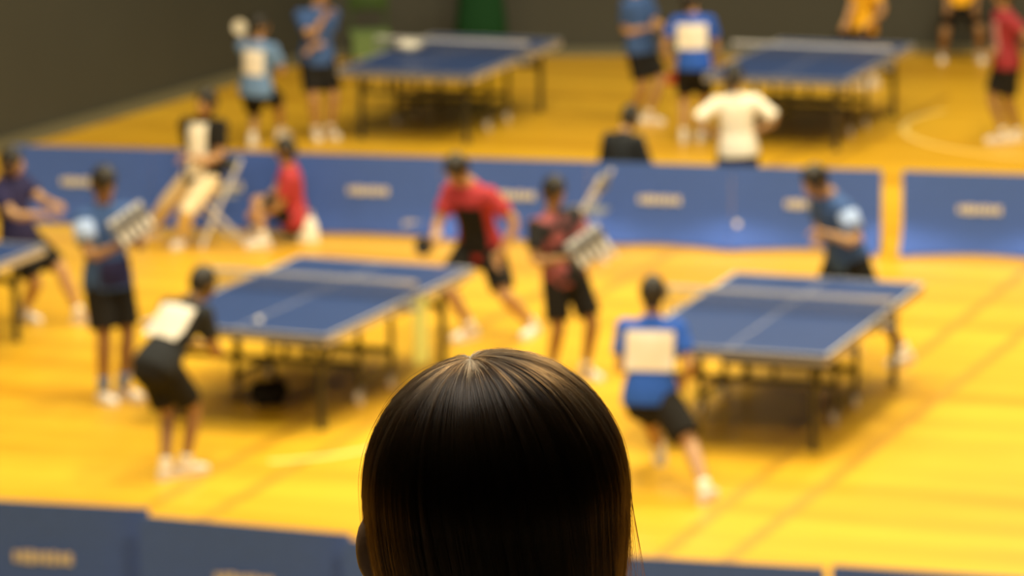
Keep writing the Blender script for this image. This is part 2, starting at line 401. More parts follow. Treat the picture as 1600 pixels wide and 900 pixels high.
def head_frame(yaw, pit, roll=0.0):
    f = np.array([math.sin(yaw) * math.cos(pit), math.cos(yaw) * math.cos(pit), math.sin(pit)]); r = np.array([math.cos(yaw), -math.sin(yaw), 0]); u = np.cross(r, f)
    return np.array([r, f, u]).T
def person(label, d, top='blue', bottom='black', shoes='shoe', socks=None, skin='skin', sleeve=0.62, trousers=False, group=None,
           head_yaw=None, head_pitch=0.0, bib=False, bib_w=.098, hair_style='short', curl=0.5, ear=((.046, .008), (.046, .008)), shirt_len=0.07, voxel=0.0125, hair=True, vest=None, sleeve_patch=None, spread=1.0, front_panel=None, hip_w=1.0):
    h = d['h']; yaw = math.radians(d['yaw']); f = np.array([math.sin(yaw), math.cos(yaw), 0]); r = np.array([math.cos(yaw), -math.sin(yaw), 0])
    pel = np.array(d['pel'], float); s = nz(np.array(d['neck']) - pel); fl_, fr_ = np.array([*d['fl'], 0.0]), np.array([*d['fr'], 0.0])
    lt, ls, ank = 0.245 * h, 0.235 * h, 0.05 * h
    if 'fz' in d: fl_[2] = fr_[2] = d['fz']
    hipL, hipR = pel - r * 0.05 * h, pel + r * 0.05 * h
    for _ in range(60):          # lower the hips until both feet reach the floor
        need = max(np.linalg.norm(hipL - fl_ - [0, 0, ank]), np.linalg.norm(hipR - fr_ - [0, 0, ank]))
        if need <= (lt + ls) * 0.992: break
        for v in (pel, hipL, hipR): v[2] -= 0.01
    TLn = 0.305 * h; neck = pel + s * TLn; sr = nz(r - s * (r @ s)); fw = np.cross(s, sr)
    shL, shR = neck - s * 0.040 * h - sr * 0.108 * h, neck - s * 0.040 * h + sr * 0.108 * h
    hd = nz(np.array(d['head']) - neck) ; hc = neck + hd * 0.105 * h
    hy = yaw if head_yaw is None else math.radians(head_yaw); HR = head_frame(hy, math.radians(head_pitch))
    la, lf = 0.17 * h, 0.148 * h
    eL, wL = ik(shL, d['hl'], la, lf, np.array(d['el']) - shL if 'el' in d else -sr * 0.7 - f * 0.6 - np.array([0, 0, 0.5]))
    eR, wR = ik(shR, d['hr'], la, lf, np.array(d['er']) - shR if 'er' in d else sr * 0.7 - f * 0.6 - np.array([0, 0, 0.5]))
    kL, aL = ik(hipL, fl_ + [0, 0, ank], lt, ls, f - r * 0.25 + np.array([0, 0, 0.05])); kR, aR = ik(hipR, fr_ + [0, 0, ank], lt, ls, f + r * 0.25 + np.array([0, 0, 0.05]))
    root = (float((fl_ + fr_)[0] / 2), float((fl_ + fr_)[1] / 2), float(fl_[2])); O = np.array(root)
    T = thing('person', label, 'person', root, 0, group)
    loc = lambda p: np.array(p, float) - O
    # ---- body skin surface
    B = MB()
    def torso(mb, k, lo, hi=0.34, kn=1.0):
        rings = [(-0.075, .070, .055), (-0.03, .094 * hip_w, .066), (0.03, .098 * hip_w, .066), (0.10, .082, .058), (0.17, .088, .062), (0.235, .100, .062), (0.272, .098, .054), (0.297, .066, .044), (0.31, .040 * kn, .036 * kn), (hi, .034 * kn, .034 * kn)]
        P, Q = [], []
        for t, rx, ry in rings:
            if t < lo - 1e-6: continue
            c = pel + s * t * h + (hd * 0 if t < 0.3 else hd * 0.0); P.append(loc(c)); Q.append((rx * h * k, ry * h * k))
        mb.tube(P, Q, 18, ref=sr)
    torso(B, 1.0, -0.08)
    B.tube([loc(neck - s * 0.02 * h), loc(neck + hd * 0.02 * h), loc(hc - hd * 0.03 * h)], [.040 * h, .034 * h, .033 * h], 14)
    B.ell(loc(hc), None, HR, 24, 16, head_fn(h))
    nose = lambda x, y, z: loc(hc + HR @ (np.array([x, y, z]) * h))
    B.tube([nose(0, .052, .008), nose(0, .062, -.016), nose(0, .054, -.022)], [.005 * h, .0085 * h, .007 * h], 8)
    for sx, (ex, er_) in zip((-1, 1), ear): B.ell(nose(sx * ex, -.004, -.008 - (.006 if ex > .05 else 0)), (er_ * h, .012 * h, .0175 * h), HR, 10, 8)
    for sh, e, wq in ((shL, eL, wL), (shR, eR, wR)):
        B.tube([loc(sh + s * 0.0 * h), loc(sh + (e - sh) * .3), loc(e - (e - sh) * .1), loc(e + (wq - e) * .2), loc(wq)], [.034 * h, .031 * h, .0245 * h, .025 * h, .0165 * h], 12)
        B.tube([loc(neck - s * .035 * h), loc(sh)], [.04 * h, .036 * h], 10)
    for hp, k, a, ft in ((hipL, kL, aL, fl_), (hipR, kR, aR, fr_)):
        B.tube([loc(hp + np.array([0, 0, .01])), loc(hp + (k - hp) * .35), loc(k - (k - hp) * .12), loc(k), loc(k + (a - k) * .28), loc(k + (a - k) * .65), loc(a), loc(a - np.array([0, 0, 0.02]))],
               [.056 * h, .051 * h, .037 * h, .033 * h, .0345 * h, .027 * h, .020 * h, .02 * h], 14)
        B.tube([loc(a), loc(a + f * .07 * h - np.array([0, 0, .03 * h]))], [.022 * h, .018 * h], 10)
    FG = MB()
    for side, e, wq in ((-1, eL, wL), (1, eR, wR)):     # palms and fingers
        dr = nz(wq - e); q = nz(f * 0.5 - np.array([0, 0, 1.0])); q = nz(q - dr * (q @ dr)); sd = np.cross(dr, q)   # q: palm normal side
        B.tube([loc(wq), loc(wq + dr * .025 * h), loc(wq + dr * .052 * h)], [(.018 * h, .013 * h), (.023 * h, .012 * h), (.023 * h, .010 * h)], 10, ref=sd)
        for k, (o, ln) in enumerate(((-.0175, .036), (-.006, .042), (.006, .040), (.017, .032))):
            p = wq + dr * .048 * h + sd * o * h; pts = [p]; an = 0.0
            for seg in (.42, .33, .25):
                an += curl * (0.9 + 0.08 * k); pts.append(pts[-1] + (dr * math.cos(an) + q * math.sin(an)) * ln * seg * h * 1.25)
            FG.tube([loc(x) for x in pts], [.0056 * h, .0054 * h, .005 * h, .0042 * h], 7)
        tb = -sd if side * (sd @ r) > 0 else sd
        p = wq + dr * .016 * h + tb * .016 * h; FG.tube([loc(p), loc(p + (dr * .55 + tb * .8) * .022 * h), loc(p + (dr * .8 + tb * .75 + q * .5) * .036 * h)], [.0075 * h, .0065 * h, .005 * h], 7)
    me = remesh(B, voxel, 2, 'body'); join_mb(me, FG); link('body', me, MT[skin], T)
    # ---- face
    for sx in (-1, 1):
        obj('eye', MB().ell(nose(sx * .018, .0485, .006), (.007 * h, .004 * h, .0042 * h), HR, 8, 6), MT['eye'], T, True)
        obj('eyebrow', MB().ell(nose(sx * .019, .0495, .018), (.011 * h, .004 * h, .0026 * h), HR, 8, 6), MT['hair'], T, True)
    obj('mouth', MB().ell(nose(0, .0505, -.037), (.012 * h, .004 * h, .0036 * h), HR, 8, 6), MT['lip'], T, True)
    # ---- hair
    if hair:
        hf = head_fn(h, .0545, .067, .082)
        def hfn(p):
            q = hf(p); x, y, z = p
            face = (y > 0.22 and z < 0.40) or (z < -0.42 and y > -0.4)
            if z < -0.80 or (z < -0.02 and y > -0.42): face = True
            return q * (0.86 if face else (1.0 + 0.02 * math.sin(9 * x + 3) * math.cos(8 * y)))
        HB = MB().ell(loc(hc + HR @ np.array([0, -.003, .003]) * h), None, HR, 28, 20, hfn)
        if hair_style == 'pony':
            HB.tube([nose(0, -.055, .02), nose(0, -.085, .015), nose(0, -.095, -.03), nose(0, -.085, -.085)], [.012 * h, .022 * h, .02 * h, .006 * h], 10)
        if hair_style == 'long':
            HB.tube([nose(0, -.035, .0), nose(0, -.045, -.05), nose(0, -.04, -.10)], [(.05 * h, .03 * h), (.05 * h, .026 * h), (.042 * h, .018 * h)], 14, ref=HR[:, 0])
        obj('hair', HB, MT['hair'], T, True)
    # ---- shirt
    S_ = MB(); torso(S_, 1.16, 0.02, 0.318, 1.22)
    S_.tube([loc(pel - s * (shirt_len - .03) * h), loc(pel + s * .02 * h), loc(pel + s * .09 * h)], [(.118 * h * hip_w, .089 * h), (.116 * h * hip_w, .085 * h), (.098 * h, .07 * h)], 18, ref=sr, dome=False)
    for sh, e in ((shL, eL), (shR, eR)):
        en = sh + (e - sh) * sleeve; S_.ell(loc(sh - (sh - neck) * .03), (.047 * h, .047 * h, .047 * h))
        S_.tube([loc(neck - s * .032 * h), loc(sh), loc(sh + (en - sh) * .5), loc(en)], [.044 * h, .045 * h, .043 * h, .041 * h], 12, dome=False)
        if sleeve >= 0.99:
            wq = wL if e is eL else wR; S_.tube([loc(sh), loc(e), loc(e + (wq - e) * .9)], [.044 * h, .034 * h, .026 * h], 12, dome=False)
    sm = remesh(S_, voxel, 2, 'shirt'); shirt = link('shirt', sm, MT[top], T)
    if sleeve_patch:
        sd_, pm = sleeve_patch; sh_, e_ = (shL, eL) if sd_ < 0 else (shR, eR)
        obj('sleeve_panel', MB().tube([loc(sh_ + (e_ - sh_) * .08), loc(sh_ + (e_ - sh_) * .35), loc(sh_ + (e_ - sh_) * .60)], [.0455 * h, .0465 * h, .0445 * h], 14, dome=False), MT[pm], T, True)
    bvh = None
    def patch(name, m, side, u0, u1, t0, t1, off):
        """cloth piece lying on the shirt: side -1 = back, +1 = chest; u across the shoulders, t up the spine (fractions of h)"""
        nonlocal bvh
        if bvh is None: bvh = BVHTree.FromPolygons([v.co[:] for v in sm.vertices], [p.vertices[:] for p in sm.polygons])
        nu, nv = 9, 9; G = []
        mid = Vector(loc(pel + s * (t0 + t1) / 2 * h + sr * (u0 + u1) / 2 * h + fw * side * 0.35)); hm_ = bvh.ray_cast(mid, Vector(-fw * side), 0.7)
        base = (np.array(hm_[0]) if hm_[0] is not None else loc(pel)) @ (fw * side)
        for j in range(nv):
            for i in range(nu):
                u = u0 + (u1 - u0) * i / (nu - 1); t = t0 + (t1 - t0) * j / (nv - 1)
                o0 = loc(pel + s * t * h + sr * u * h + fw * side * 0.35); hit = bvh.ray_cast(Vector(o0), Vector(-fw * side), 0.7)
                q = np.array(hit[0]) if hit[0] is not None else loc(pel + s * t * h + sr * u * h + fw * side * 0.06 * h)
                dq = q @ (fw * side) - base
                if dq < -0.04: q = q + fw * side * (-0.04 - dq)
                G.append(q + fw * side * off)
        G2 = [g - fw * side * 0.003 for g in G]; n = nu * nv; F = []
        for j in range(nv - 1):
            for i in range(nu - 1):
                k = j * nu + i; F += [(k, k + 1, k + nu + 1, k + nu), (n + k, n + k + nu, n + k + nu + 1, n + k + 1)]
        return obj(name, MB().add(G + G2, F), MT[m], T, True)
    if bib: patch('number_bib', 'bib', bib, -bib_w, bib_w, .10, .262, 0.008)
    if front_panel: patch('front_panel', front_panel[0], 1, *front_panel[1], 0.006)
    if vest: 
        for u0, u1 in ((-.098, -.045), (.045, .098)): patch('vest_front', vest, 1, u0, u1, .0, .275, 0.006)
    # ---- shorts or trousers
    P_ = MB(); c0 = pel + s * .045 * h
    P_.tube([loc(c0), loc(pel), loc(pel - s * .05 * h), loc(pel - s * .088 * h)], [(.100 * h * hip_w, .072 * h), (.108 * h * hip_w, .080 * h), (.102 * h, .078 * h), (.085 * h, .068 * h)], 18, ref=sr)
    for hp, k, a in ((hipL, kL, aL), (hipR, kR, aR)):
        if trousers: P_.tube([loc(hp), loc(hp + (k - hp) * .5), loc(k), loc(k + (a - k) * .5), loc(a - (a - k) * .02)], [.068 * h, .058 * h, .046 * h, .042 * h, .036 * h], 14, dome=False)
        else: P_.tube([loc(hp), loc(hp + (k - hp) * .4), loc(hp + (k - hp) * .84)], [.066 * h, .062 * h * spread, .060 * h * spread], 14, dome=False)
    link('trousers' if trousers else 'shorts', remesh(P_, voxel, 2, 'shorts'), MT[bottom], T)
    # ---- socks and shoes
    for hp, k, a, sg in ((hipL, kL, aL, -1), (hipR, kR, aR, 1)):
        if not trousers or True:
            hi = 0.28 if socks and socks[1] else 0.16
            obj('sock', MB().tube([loc(a + (k - a) * hi), loc(a + (k - a) * hi * .5), loc(a - np.array([0, 0, .018 * h]))], [.0275 * h if hi > .2 else .0255 * h, .0255 * h, .0245 * h], 12, dome=False), MT[socks[0] if socks else 'cream'], T, True)
        tf = nz(f + r * sg * 0.18); b0 = np.array([a[0], a[1], a[2] - ank])
        sh = MB(); U = np.array([0, 0, 1.0])
        sh.tube([loc(b0 - tf * .030 * h + U * .026 * h), loc(b0 - tf * .01 * h + U * .030 * h), loc(b0 + tf * .04 * h + U * .024 * h), loc(b0 + tf * .085 * h + U * .018 * h), loc(b0 + tf * .112 * h + U * .015 * h)],
                [(.022 * h, .025 * h), (.025 * h, .030 * h), (.028 * h, .024 * h), (.029 * h, .018 * h), (.020 * h, .013 * h)], 14, ref=np.cross(tf, U))
        so = obj('shoe', sh, MT[shoes], T, True)
        sl = MB(); ts = np.cross(tf, U)
        out = [(-.046, .018), (-.05, 0), (-.046, -.018), (.02, -.026), (.08, -.030), (.115, -.016), (.122, 0), (.115, .016), (.08, .030), (.02, .026)]
        n = len(out); vs = [loc(b0 + tf * x * h + ts * y * h + U * zz * h) for zz in (0.0, .009) for x, y in out]
        sl.add(vs, [tuple(range(n))[::-1], tuple(range(n, 2 * n))] + [(i, (i + 1) % n, n + (i + 1) % n, n + i) for i in range(n)])
        obj('sole', sl, MT['shoe'], so)
    return T, dict(wL=wL, wR=wR, eL=eL, eR=eR, hc=hc, HR=HR, neck=neck, pel=pel, s=s, sr=sr, fw=fw, f=f, r=r)

DATA = {
 'P2': {'h': 1.68, 'yaw': 40, 'pel': (-2.52, 28.87, 0.81), 'neck': (-2.3, 29.12, 1.17), 'head': (-2.21, 29.2, 1.3), 'hl': (-2.21, 29.37, 0.84), 'hr': (-2.13, 29.29, 0.81), 'fl': (-2.47, 28.76), 'fr': (-2.34, 28.87)},
 'P3': {'h': 1.74, 'yaw': 10, 'pel': (0.96, 28.52, 0.69), 'neck': (0.98, 28.64, 1.22), 'head': (0.99, 28.68, 1.4), 'hl': (0.8, 28.82, 0.83), 'hr': (1.2, 28.67, 0.71), 'el': (0.74, 28.47, 0.9), 'er': (1.22, 28.47, 0.9), 'fl': (1.05, 29.06), 'fr': (1.32, 27.94)},
 'P4': {'h': 1.8, 'yaw': 215, 'pel': (-0.25, 33.54, 0.74), 'neck': (-0.35, 33.39, 1.3), 'head': (-0.48, 33.29, 1.47), 'hr': (-0.61, 33.19, 0.91), 'hl': (-0.08, 33.29, 0.74), 'fl': (0.17, 33.49), 'fr': (-0.34, 33.41)},
 'P5': {'h': 1.65, 'yaw': 150, 'pel': (0.41, 31.85, 0.82), 'neck': (0.31, 31.85, 1.39), 'head': (0.34, 31.82, 1.57), 'hr': (0.41, 31.6, 1.01), 'hl': (0.56, 31.65, 1.04), 'fl': (0.57, 31.89), 'fr': (0.3, 31.9)},
 'P6': {'h': 1.8, 'yaw': 240, 'pel': (2.66, 32.47, 0.87), 'neck': (2.5, 32.32, 1.39), 'head': (2.3, 32.22, 1.56), 'hl': (2.47, 32.07, 1.09), 'hr': (2.42, 32.37, 1.0), 'fl': (3.11, 32.27), 'fr': (2.71, 32.67)},
 'P7': {'h': 1.82, 'yaw': 140, 'pel': (-3.09, 31.28, 0.98), 'neck': (-3.1, 31.28, 1.55), 'head': (-3.09, 31.23, 1.72), 'hl': (-2.86, 31.03, 1.33), 'hr': (-2.95, 30.98, 1.27), 'fl': (-3.0, 31.34), 'fr': (-3.14, 31.22)},
 'P8': {'h': 1.72, 'yaw': 208, 'pel': (-2.81, 37.59, 0.66), 'neck': (-2.8, 37.64, 1.13), 'head': (-2.77, 37.59, 1.28), 'hl': (-2.89, 37.39, 0.85), 'hr': (-2.81, 37.44, 0.83), 'fl': (-3.02, 37.57), 'fr': (-3.33, 38.03)},
 'P9': {'h': 1.58, 'yaw': 270, 'pel': (-1.99, 37.69, 0.24), 'neck': (-2.04, 37.59, 0.83), 'head': (-2.08, 37.54, 1.02), 'hr': (-2.32, 37.59, 0.34), 'hl': (-2.29, 37.59, 0.28), 'fl': (-2.26, 37.47), 'fr': (-2.37, 37.72)},
 'P10': {'h': 1.62, 'yaw': 20, 'pel': (-2.65, 43.1, 0.6), 'neck': (-2.62, 43.1, 1.09), 'head': (-2.6, 43.1, 1.23), 'hl': (-2.72, 43.15, 1.05), 'hr': (-2.44, 43.3, 0.8), 'el': (-2.79, 43.08, 0.79), 'fl': (-2.7, 43.1), 'fr': (-2.43, 43.58)},
 'P11': {'h': 1.7, 'yaw': 160, 'pel': (-2.03, 43.55, 0.85), 'neck': (-2.02, 43.55, 1.38), 'head': (-1.97, 43.55, 1.5), 'hr': (-1.94, 43.33, 1.31), 'hl': (-2.06, 43.35, 1.0), 'fl': (-1.91, 43.62), 'fr': (-2.05, 43.55)},
 'P12': {'h': 1.7, 'yaw': 130, 'pel': (1.4, 44.34, 0.83), 'neck': (1.35, 44.34, 1.48), 'head': (1.37, 44.34, 1.63), 'hr': (1.45, 44.14, 1.05), 'hl': (1.6, 44.19, 1.09), 'er': (1.09, 44.32, 0.94), 'fl': (1.48, 44.33), 'fr': (1.33, 44.43)},
 'P13': {'h': 1.62, 'yaw': 12, 'pel': (1.92, 43.05, 0.83), 'neck': (1.91, 43.05, 1.24), 'head': (1.89, 43.05, 1.4), 'hl': (1.69, 43.15, 0.83), 'hr': (2.16, 43.15, 0.79), 'fl': (1.81, 43.05), 'fr': (1.99, 43.12)},
 'P16': {'h': 1.68, 'yaw': 250, 'pel': (4.0, 46.76, 0.68), 'neck': (4.0, 46.76, 1.27), 'head': (3.96, 46.76, 1.43), 'hr': (3.75, 46.46, 0.68), 'hl': (4.04, 46.51, 0.74), 'fl': (4.12, 46.74), 'fr': (3.86, 46.76)},
 'P17': {'h': 1.62, 'yaw': 180, 'pel': (5.29, 48.61, 0.7), 'neck': (5.32, 48.61, 1.07), 'head': (5.3, 48.61, 1.24), 'hr': (5.1, 48.31, 0.66), 'hl': (5.44, 48.31, 0.67), 'fl': (5.52, 48.59), 'fr': (5.1, 48.67)},
 'P18': {'h': 1.68, 'yaw': 258, 'pel': (5.15, 42.83, 0.92), 'neck': (5.11, 42.83, 1.52), 'head': (5.09, 42.83, 1.67), 'hr': (5.0, 42.73, 0.98), 'hl': (5.27, 42.73, 1.0), 'fl': (5.28, 42.91), 'fr': (5.13, 42.84)},
 'P19': {'h': 1.68, 'yaw': 120, 'pel': (-4.1, 34.17, 0.73), 'neck': (-4.18, 34.17, 1.22), 'head': (-4.12, 34.07, 1.4), 'hl': (-3.77, 33.97, 1.05), 'hr': (-3.85, 33.87, 0.98), 'fl': (-3.62, 34.17), 'fr': (-4.1, 34.32)},
 'P14': {'h': 1.62, 'yaw': 0, 'pel': (2.1, 37.95, 0.78), 'neck': (2.06, 37.95, 1.46), 'head': (2.05, 37.98, 1.58), 'hr': (2.25, 37.95, 0.94), 'hl': (1.88, 37.95, 0.93), 'er': (2.43, 37.9, 1.22), 'el': (1.78, 37.9, 1.22), 'fl': (1.97, 38.1), 'fr': (2.2, 38.1)},
 'P15': {'h': 1.6, 'yaw': 40, 'pel': (1.02, 38.05, 0.42), 'neck': (1.05, 38.1, 0.92), 'head': (1.11, 38.15, 1.03), 'hr': (1.27, 38.25, 0.59), 'hl': (1.09, 38.4, 0.54), 'fl': (1.25, 38.5), 'fr': (1.4, 38.4)},
}
GP = 'people on the hall floor'
I = {}
def mk(k, *a, **kw): I[k] = person(*a, **kw)[1]
mk('P2', 'player leaning over the table in dark shirt with big white bib on the back', DATA['P2'], 'charcoal', 'black', bib=-1, skin='skin_dim', head_yaw=50)
mk('P3', 'player from behind in royal blue shirt with white bib, black shorts', DATA['P3'], 'blue', 'black', bib=-1, head_yaw=8, spread=1.15)
mk('P4', 'player in red shirt bending forward with a dark paddle behind the table', DATA['P4'], 'red', 'black', head_yaw=220, head_pitch=-25, front_panel=('black', (-.085, .055, .0, .23)))
mk('P5', 'standing scorer in blotched dark red shirt holding flip score cards', DATA['P5'], 'blotch', 'black', skin='skin_dim', head_yaw=140, head_pitch=-10)
mk('P6', 'stooping player in blue shirt and black shorts behind the right table', DATA['P6'], 'midblue', 'black', head_yaw=235, head_pitch=-15, sleeve_patch=(-1, 'paleblue'))
mk('P7', 'standing scorer in blue shirt with pale sleeve and blue socks at left', DATA['P7'], 'midblue', 'black', skin='skin_dim', socks=('shoeblue', True), head_yaw=140, head_pitch=-15, sleeve_patch=(1, 'paleblue'), front_panel=('navy', (-.078, .078, -.02, .09)))
mk('P8', 'official in dark top with white front and pale trousers seated on folding chair', DATA['P8'], 'black', 'khaki', trousers=True, head_yaw=215, front_panel=('cream', (-.055, .055, .0, .285)))
mk('P9', 'person in red shirt crouching low by the barrier', DATA['P9'], 'red', 'black', head_yaw=280)
mk('P10', 'player in light blue shirt with white bib by the dark wall', DATA['P10'], 'skyblue', 'black', bib=-1, bib_w=.07, head_yaw=70)
mk('P11', 'player in blue shirt and black shorts with one hand at chin', DATA['P11'], 'midblue', 'black', head_yaw=170)
mk('P12', 'player in grey blue shirt turned sideways between the two back tables', DATA['P12'], 'midblue', 'black')
mk('P13', 'player from behind with white bib holding a red paddle', DATA['P13'], 'blue', 'black', bib=-1)
mk('P16', 'player in yellow shirt behind the far end of the back right table', DATA['P16'], 'yellow', 'black')
mk('P17', 'crouching player in yellow shirt with wide stance near the back wall', DATA['P17'], 'yellow', 'black', skin='skin_dim', shirt_len=.05)
mk('P18', 'player in red shirt and black shorts standing at the far right edge', DATA['P18'], 'crimson', 'black', front_panel=('pink', (-.05, .03, .08, .25)), skin='skin_dim')
mk('P19', 'player in navy shirt at left edge with both forearms raised', DATA['P19'], 'navy', 'black', head_yaw=110)
mk('P14', 'adult from behind in loose white shirt with elbows out beyond the barrier', DATA['P14'], 'cream', 'navy', trousers=True, sleeve=0.85, hair_style='pony', head_pitch=-10)
mk('P15', 'figure in dark top seen from behind sitting low just beyond the barrier', DATA['P15'], 'charcoal', 'navy', trousers=True, sleeve=1.0)

# ------------------------------------------------------------------ paddles, balls, score cards
def paddle(p, dr, nrm, face, label, back='rubber'):
    """p: grip centre, dr: direction from grip to blade, nrm: blade normal"""
    dr = nz(dr); nrm = nz(np.array(nrm) - dr * (np.array(nrm) @ dr)); sd = np.cross(nrm, dr); Rm = np.array([sd, dr, nrm]).T
    t = thing('table_tennis_paddle', label, 'paddle', tuple(p), 0, 'paddles held by players')
    def disc(z0, z1):
        n = 20; P = []
        for z in (z0, z1):
            for k in range(n): a = 2 * math.pi * k / n; P.append(Rm @ np.array([0.075 * math.cos(a), 0.125 + 0.079 * math.sin(a), z]))
        return MB().add(P, [tuple(range(n))[::-1], tuple(range(n, 2 * n))] + [(i, (i + 1) % n, n + (i + 1) % n, n + i) for i in range(n)])
    obj('blade', disc(-.003, .003), MT['paleboard'], t); obj('rubber_sheet', disc(.0032, .0055), MT[face], t); obj('rubber_sheet', disc(-.0055, -.0032), MT[back], t)
    obj('handle', MB().tube([Rm @ np.array([0, -.05, 0]), Rm @ np.array([0, .0, 0]), Rm @ np.array([0, .055, 0])], [(.017, .012), (.013, .011), (.015, .010)], 12, ref=sd), MT['paleboard'], t)
i4 = I['P4']; g = i4['wR'] + nz(i4['wR'] - i4['eR']) * 0.09
paddle(g, (-0.75, -.25, -0.55), (0.2, -1, .1), 'rubber', 'black paddle held low by the bending red shirt player')
i = I['P13']; g = i['wL'] + nz(i['wL'] - i['eL']) * 0.09; paddle(g, (-.1, .2, -.5), (.3, -1, 0), 'redrub', 'red paddle in the left hand of a white-bib player', 'redrub')
i = I['P10']; g = i['wL'] + nz(i['wL'] - i['eL']) * 0.09; paddle(g, (-.3, .1, .8), (0, -1, .2), 'paleboard', 'pale paddle raised by the light blue shirt player', 'redrub')
for p, lab in [((-1.885, 30.42, 0.796), 'white ball over the near end of the left table'), ((1.982, 36.0, 0.441), 'white ball in the air before the far barrier')]:
    b = obj('table_tennis_ball', MB().ell((0, 0, 0), (.025, .025, .025), None, 20, 14), MT['ball'], None, True); b.location = p
    b['label'] = lab; b['category'] = 'ball'; b['group'] = 'balls in play'
def flip_cards(p, yaw, label, tilt=0.5):
    t = thing('flip_scoreboard', label, 'scoreboard', tuple(p), yaw, 'hand-held flip scoreboards'); t.rotation_euler = (0, -tilt, yaw)
    for sy in (-1, 1):
        a = 0.28 * sy; Rm = np.array([[1, 0, 0], [0, math.cos(a), -math.sin(a)], [0, math.sin(a), math.cos(a)]])
        obj('base_board', MB().box((0, -sy * 0.035, -0.02), (0.30, 0.006, 0.22), Rm=Rm), MT['cardgrey'], t)
    for x, ww, hh in ((-0.125, .035, .20), (-0.065, .03, .20), (0.0, .035, .18), (0.062, .03, .20), (0.125, .035, .20)):
        a = -0.28; Rm = np.array([[1, 0, 0], [0, math.cos(a), -math.sin(a)], [0, math.sin(a), math.cos(a)]])
        obj('score_card', MB().box((x, -0.043, 0.0), (ww, 0.006, hh), Rm=Rm), MT['card'], t)
    obj('ring_binding', MB().tube([(-.15, 0, .1), (.15, 0, .1)], .008, 8), MT['chrome'], t)
i = I['P7']; c = (i['wL'] + i['wR']) / 2; flip_cards(c + np.array([0.04, -0.12, 0.15]), 0.5, 'striped flip score cards held by the left scorer')
i = I['P5']; c = (i['wL'] + i['wR']) / 2; flip_cards(c + np.array([0.10, -0.12, 0.10]), 0.45, 'pale flip score cards held by the scorer in dark red')

# ------------------------------------------------------------------ chairs and small things
def folding_chair(loc, yaw, label):
    """local +y is the sitting direction"""
    t = thing('folding_chair', label, 'chair', loc, -yaw, 'folding chairs at the barrier')
    for x in (-.2, .2):
        obj('back_leg_tube', MB().tube([(x, .22, .0), (x, .02, .40), (x, -.20, .78)], .017, 10), MT['chrome'], t)
        obj('rear_leg_tube', MB().tube([(x * .9, -.24, 0), (x * .9, .17, .42)], .017, 10), MT['chrome'], t)
    obj('crossbar', MB().tube([(-.2, .185, .07), (.2, .185, .07)], .009, 8).tube([(-.18, -.2, .06), (.18, -.2, .06)], .009, 8), MT['chrome'], t)
    obj('seat', MB().tube([(0, -.19, .435), (0, -.15, .44), (0, .15, .445), (0, .19, .44)], [(.17, .014), (.195, .02), (.19, .02), (.17, .014)], 16, ref=(1, 0, 0)), MT['cardgrey'], t, True)
    obj('backrest', MB().tube([(-.2, -.165, .70), (0, -.185, .71), (.2, -.165, .70)], [(.012, .08)] * 3, 12, ref=(0, 1, 0)), MT['cardgrey'], t, True)
    return t
folding_chair((-2.74, 37.72, 0), math.radians(240), 'chrome folding chair carrying the official in pale trousers')
folding_chair((0.66, 36.75, 0), math.radians(285), 'empty chrome folding chair beside the scorer in dark red')
t = thing('stool', 'low stool under the dark seated figure beyond the barrier', 'stool', (1.02, 38.02, 0))
obj('seat', MB().tube([(0, 0, .26), (0, 0, .30)], .16, 20), MT['cardgrey'], t)
for a in range(4): an = a * math.pi / 2 + .4; obj('leg', MB().tube([(.12 * math.cos(an), .12 * math.sin(an), .26), (.15 * math.cos(an), .15 * math.sin(an), 0)], .013, 8), MT['chrome'], t)
t = thing('tote_bag', 'white cloth bag standing on the floor by the crouching red shirt person', 'bag', (-1.86, 37.6, 0), -.2)
obj('body', MB().tube([(0, 0, 0.0), (0, 0, .05), (0.01, 0, .18), (0.0, 0, .24)], [(.10, .06), (.105, .065), (.075, .04), (.05, .012)], 16, ref=(1, 0, 0)), MT['cream'], t, True)
obj('handle', MB().tube([(-.04, 0, .24), (-.03, 0, .31), (.03, 0, .31), (.04, 0, .24)], .008, 8), MT['cream'], t)
tg = MB(); gv = []; gf = []; nx_, nz_ = 6, 10
for sd in (0, 1):
    for j in range(nz_ + 1):
        for i in range(nx_ + 1): u, v = i / nx_ - .5, j / nz_; gv.append((0.012 * math.sin(u * 9 + v * 2) * (1 - .5 * v) + sd * .008 + 0.01 * (1 - v), u * (.32 - .05 * v), -.50 * (1 - v)))
n1 = (nx_ + 1) * (nz_ + 1)
for j in range(nz_):
    for i in range(nx_): k = j * (nx_ + 1) + i; gf += [(k, k + nx_ + 1, k + nx_ + 2, k + 1), (n1 + k, n1 + k + 1, n1 + k + nx_ + 2, n1 + k + nx_ + 1)]
o = link('towel', tg.add(gv, gf).mesh('towel', True), MT['limecloth']); o.location = (-0.715, 31.415, 0.735); o.rotation_euler = (0, 0, -0.395)
o['label'] = 'yellow green towel hanging from the side of the left table below its net'; o['category'] = 'towel'
t = thing('sports_bag', 'small black bag on the floor under the left table', 'bag', (-1.86, 31.0, 0), .3)
obj('body', MB().tube([(-.12, 0, .10), (-.10, 0, .105), (.10, 0, .105), (.12, 0, .10)], [(.07, .08), (.09, .10), (.09, .10), (.07, .08)], 14, ref=(0, 1, 0)), MT['black'], t, True)
obj('strap', MB().tube([(-.07, 0, .2), (-.05, 0, .30), (.05, 0, .30), (.07, 0, .2)], .010, 8), MT['black'], t)
t = thing('plastic_chair', 'two tone green chair by the wall behind the back left table', 'chair', (-1.63, 48.3, 0), 0.1)
obj('backrest', MB().tube([(-.23, .2, .82), (0, .23, .83), (.23, .2, .82)], [(.015, .13)] * 3, 12, ref=(0, 1, 0)), MT['green'], t, True)
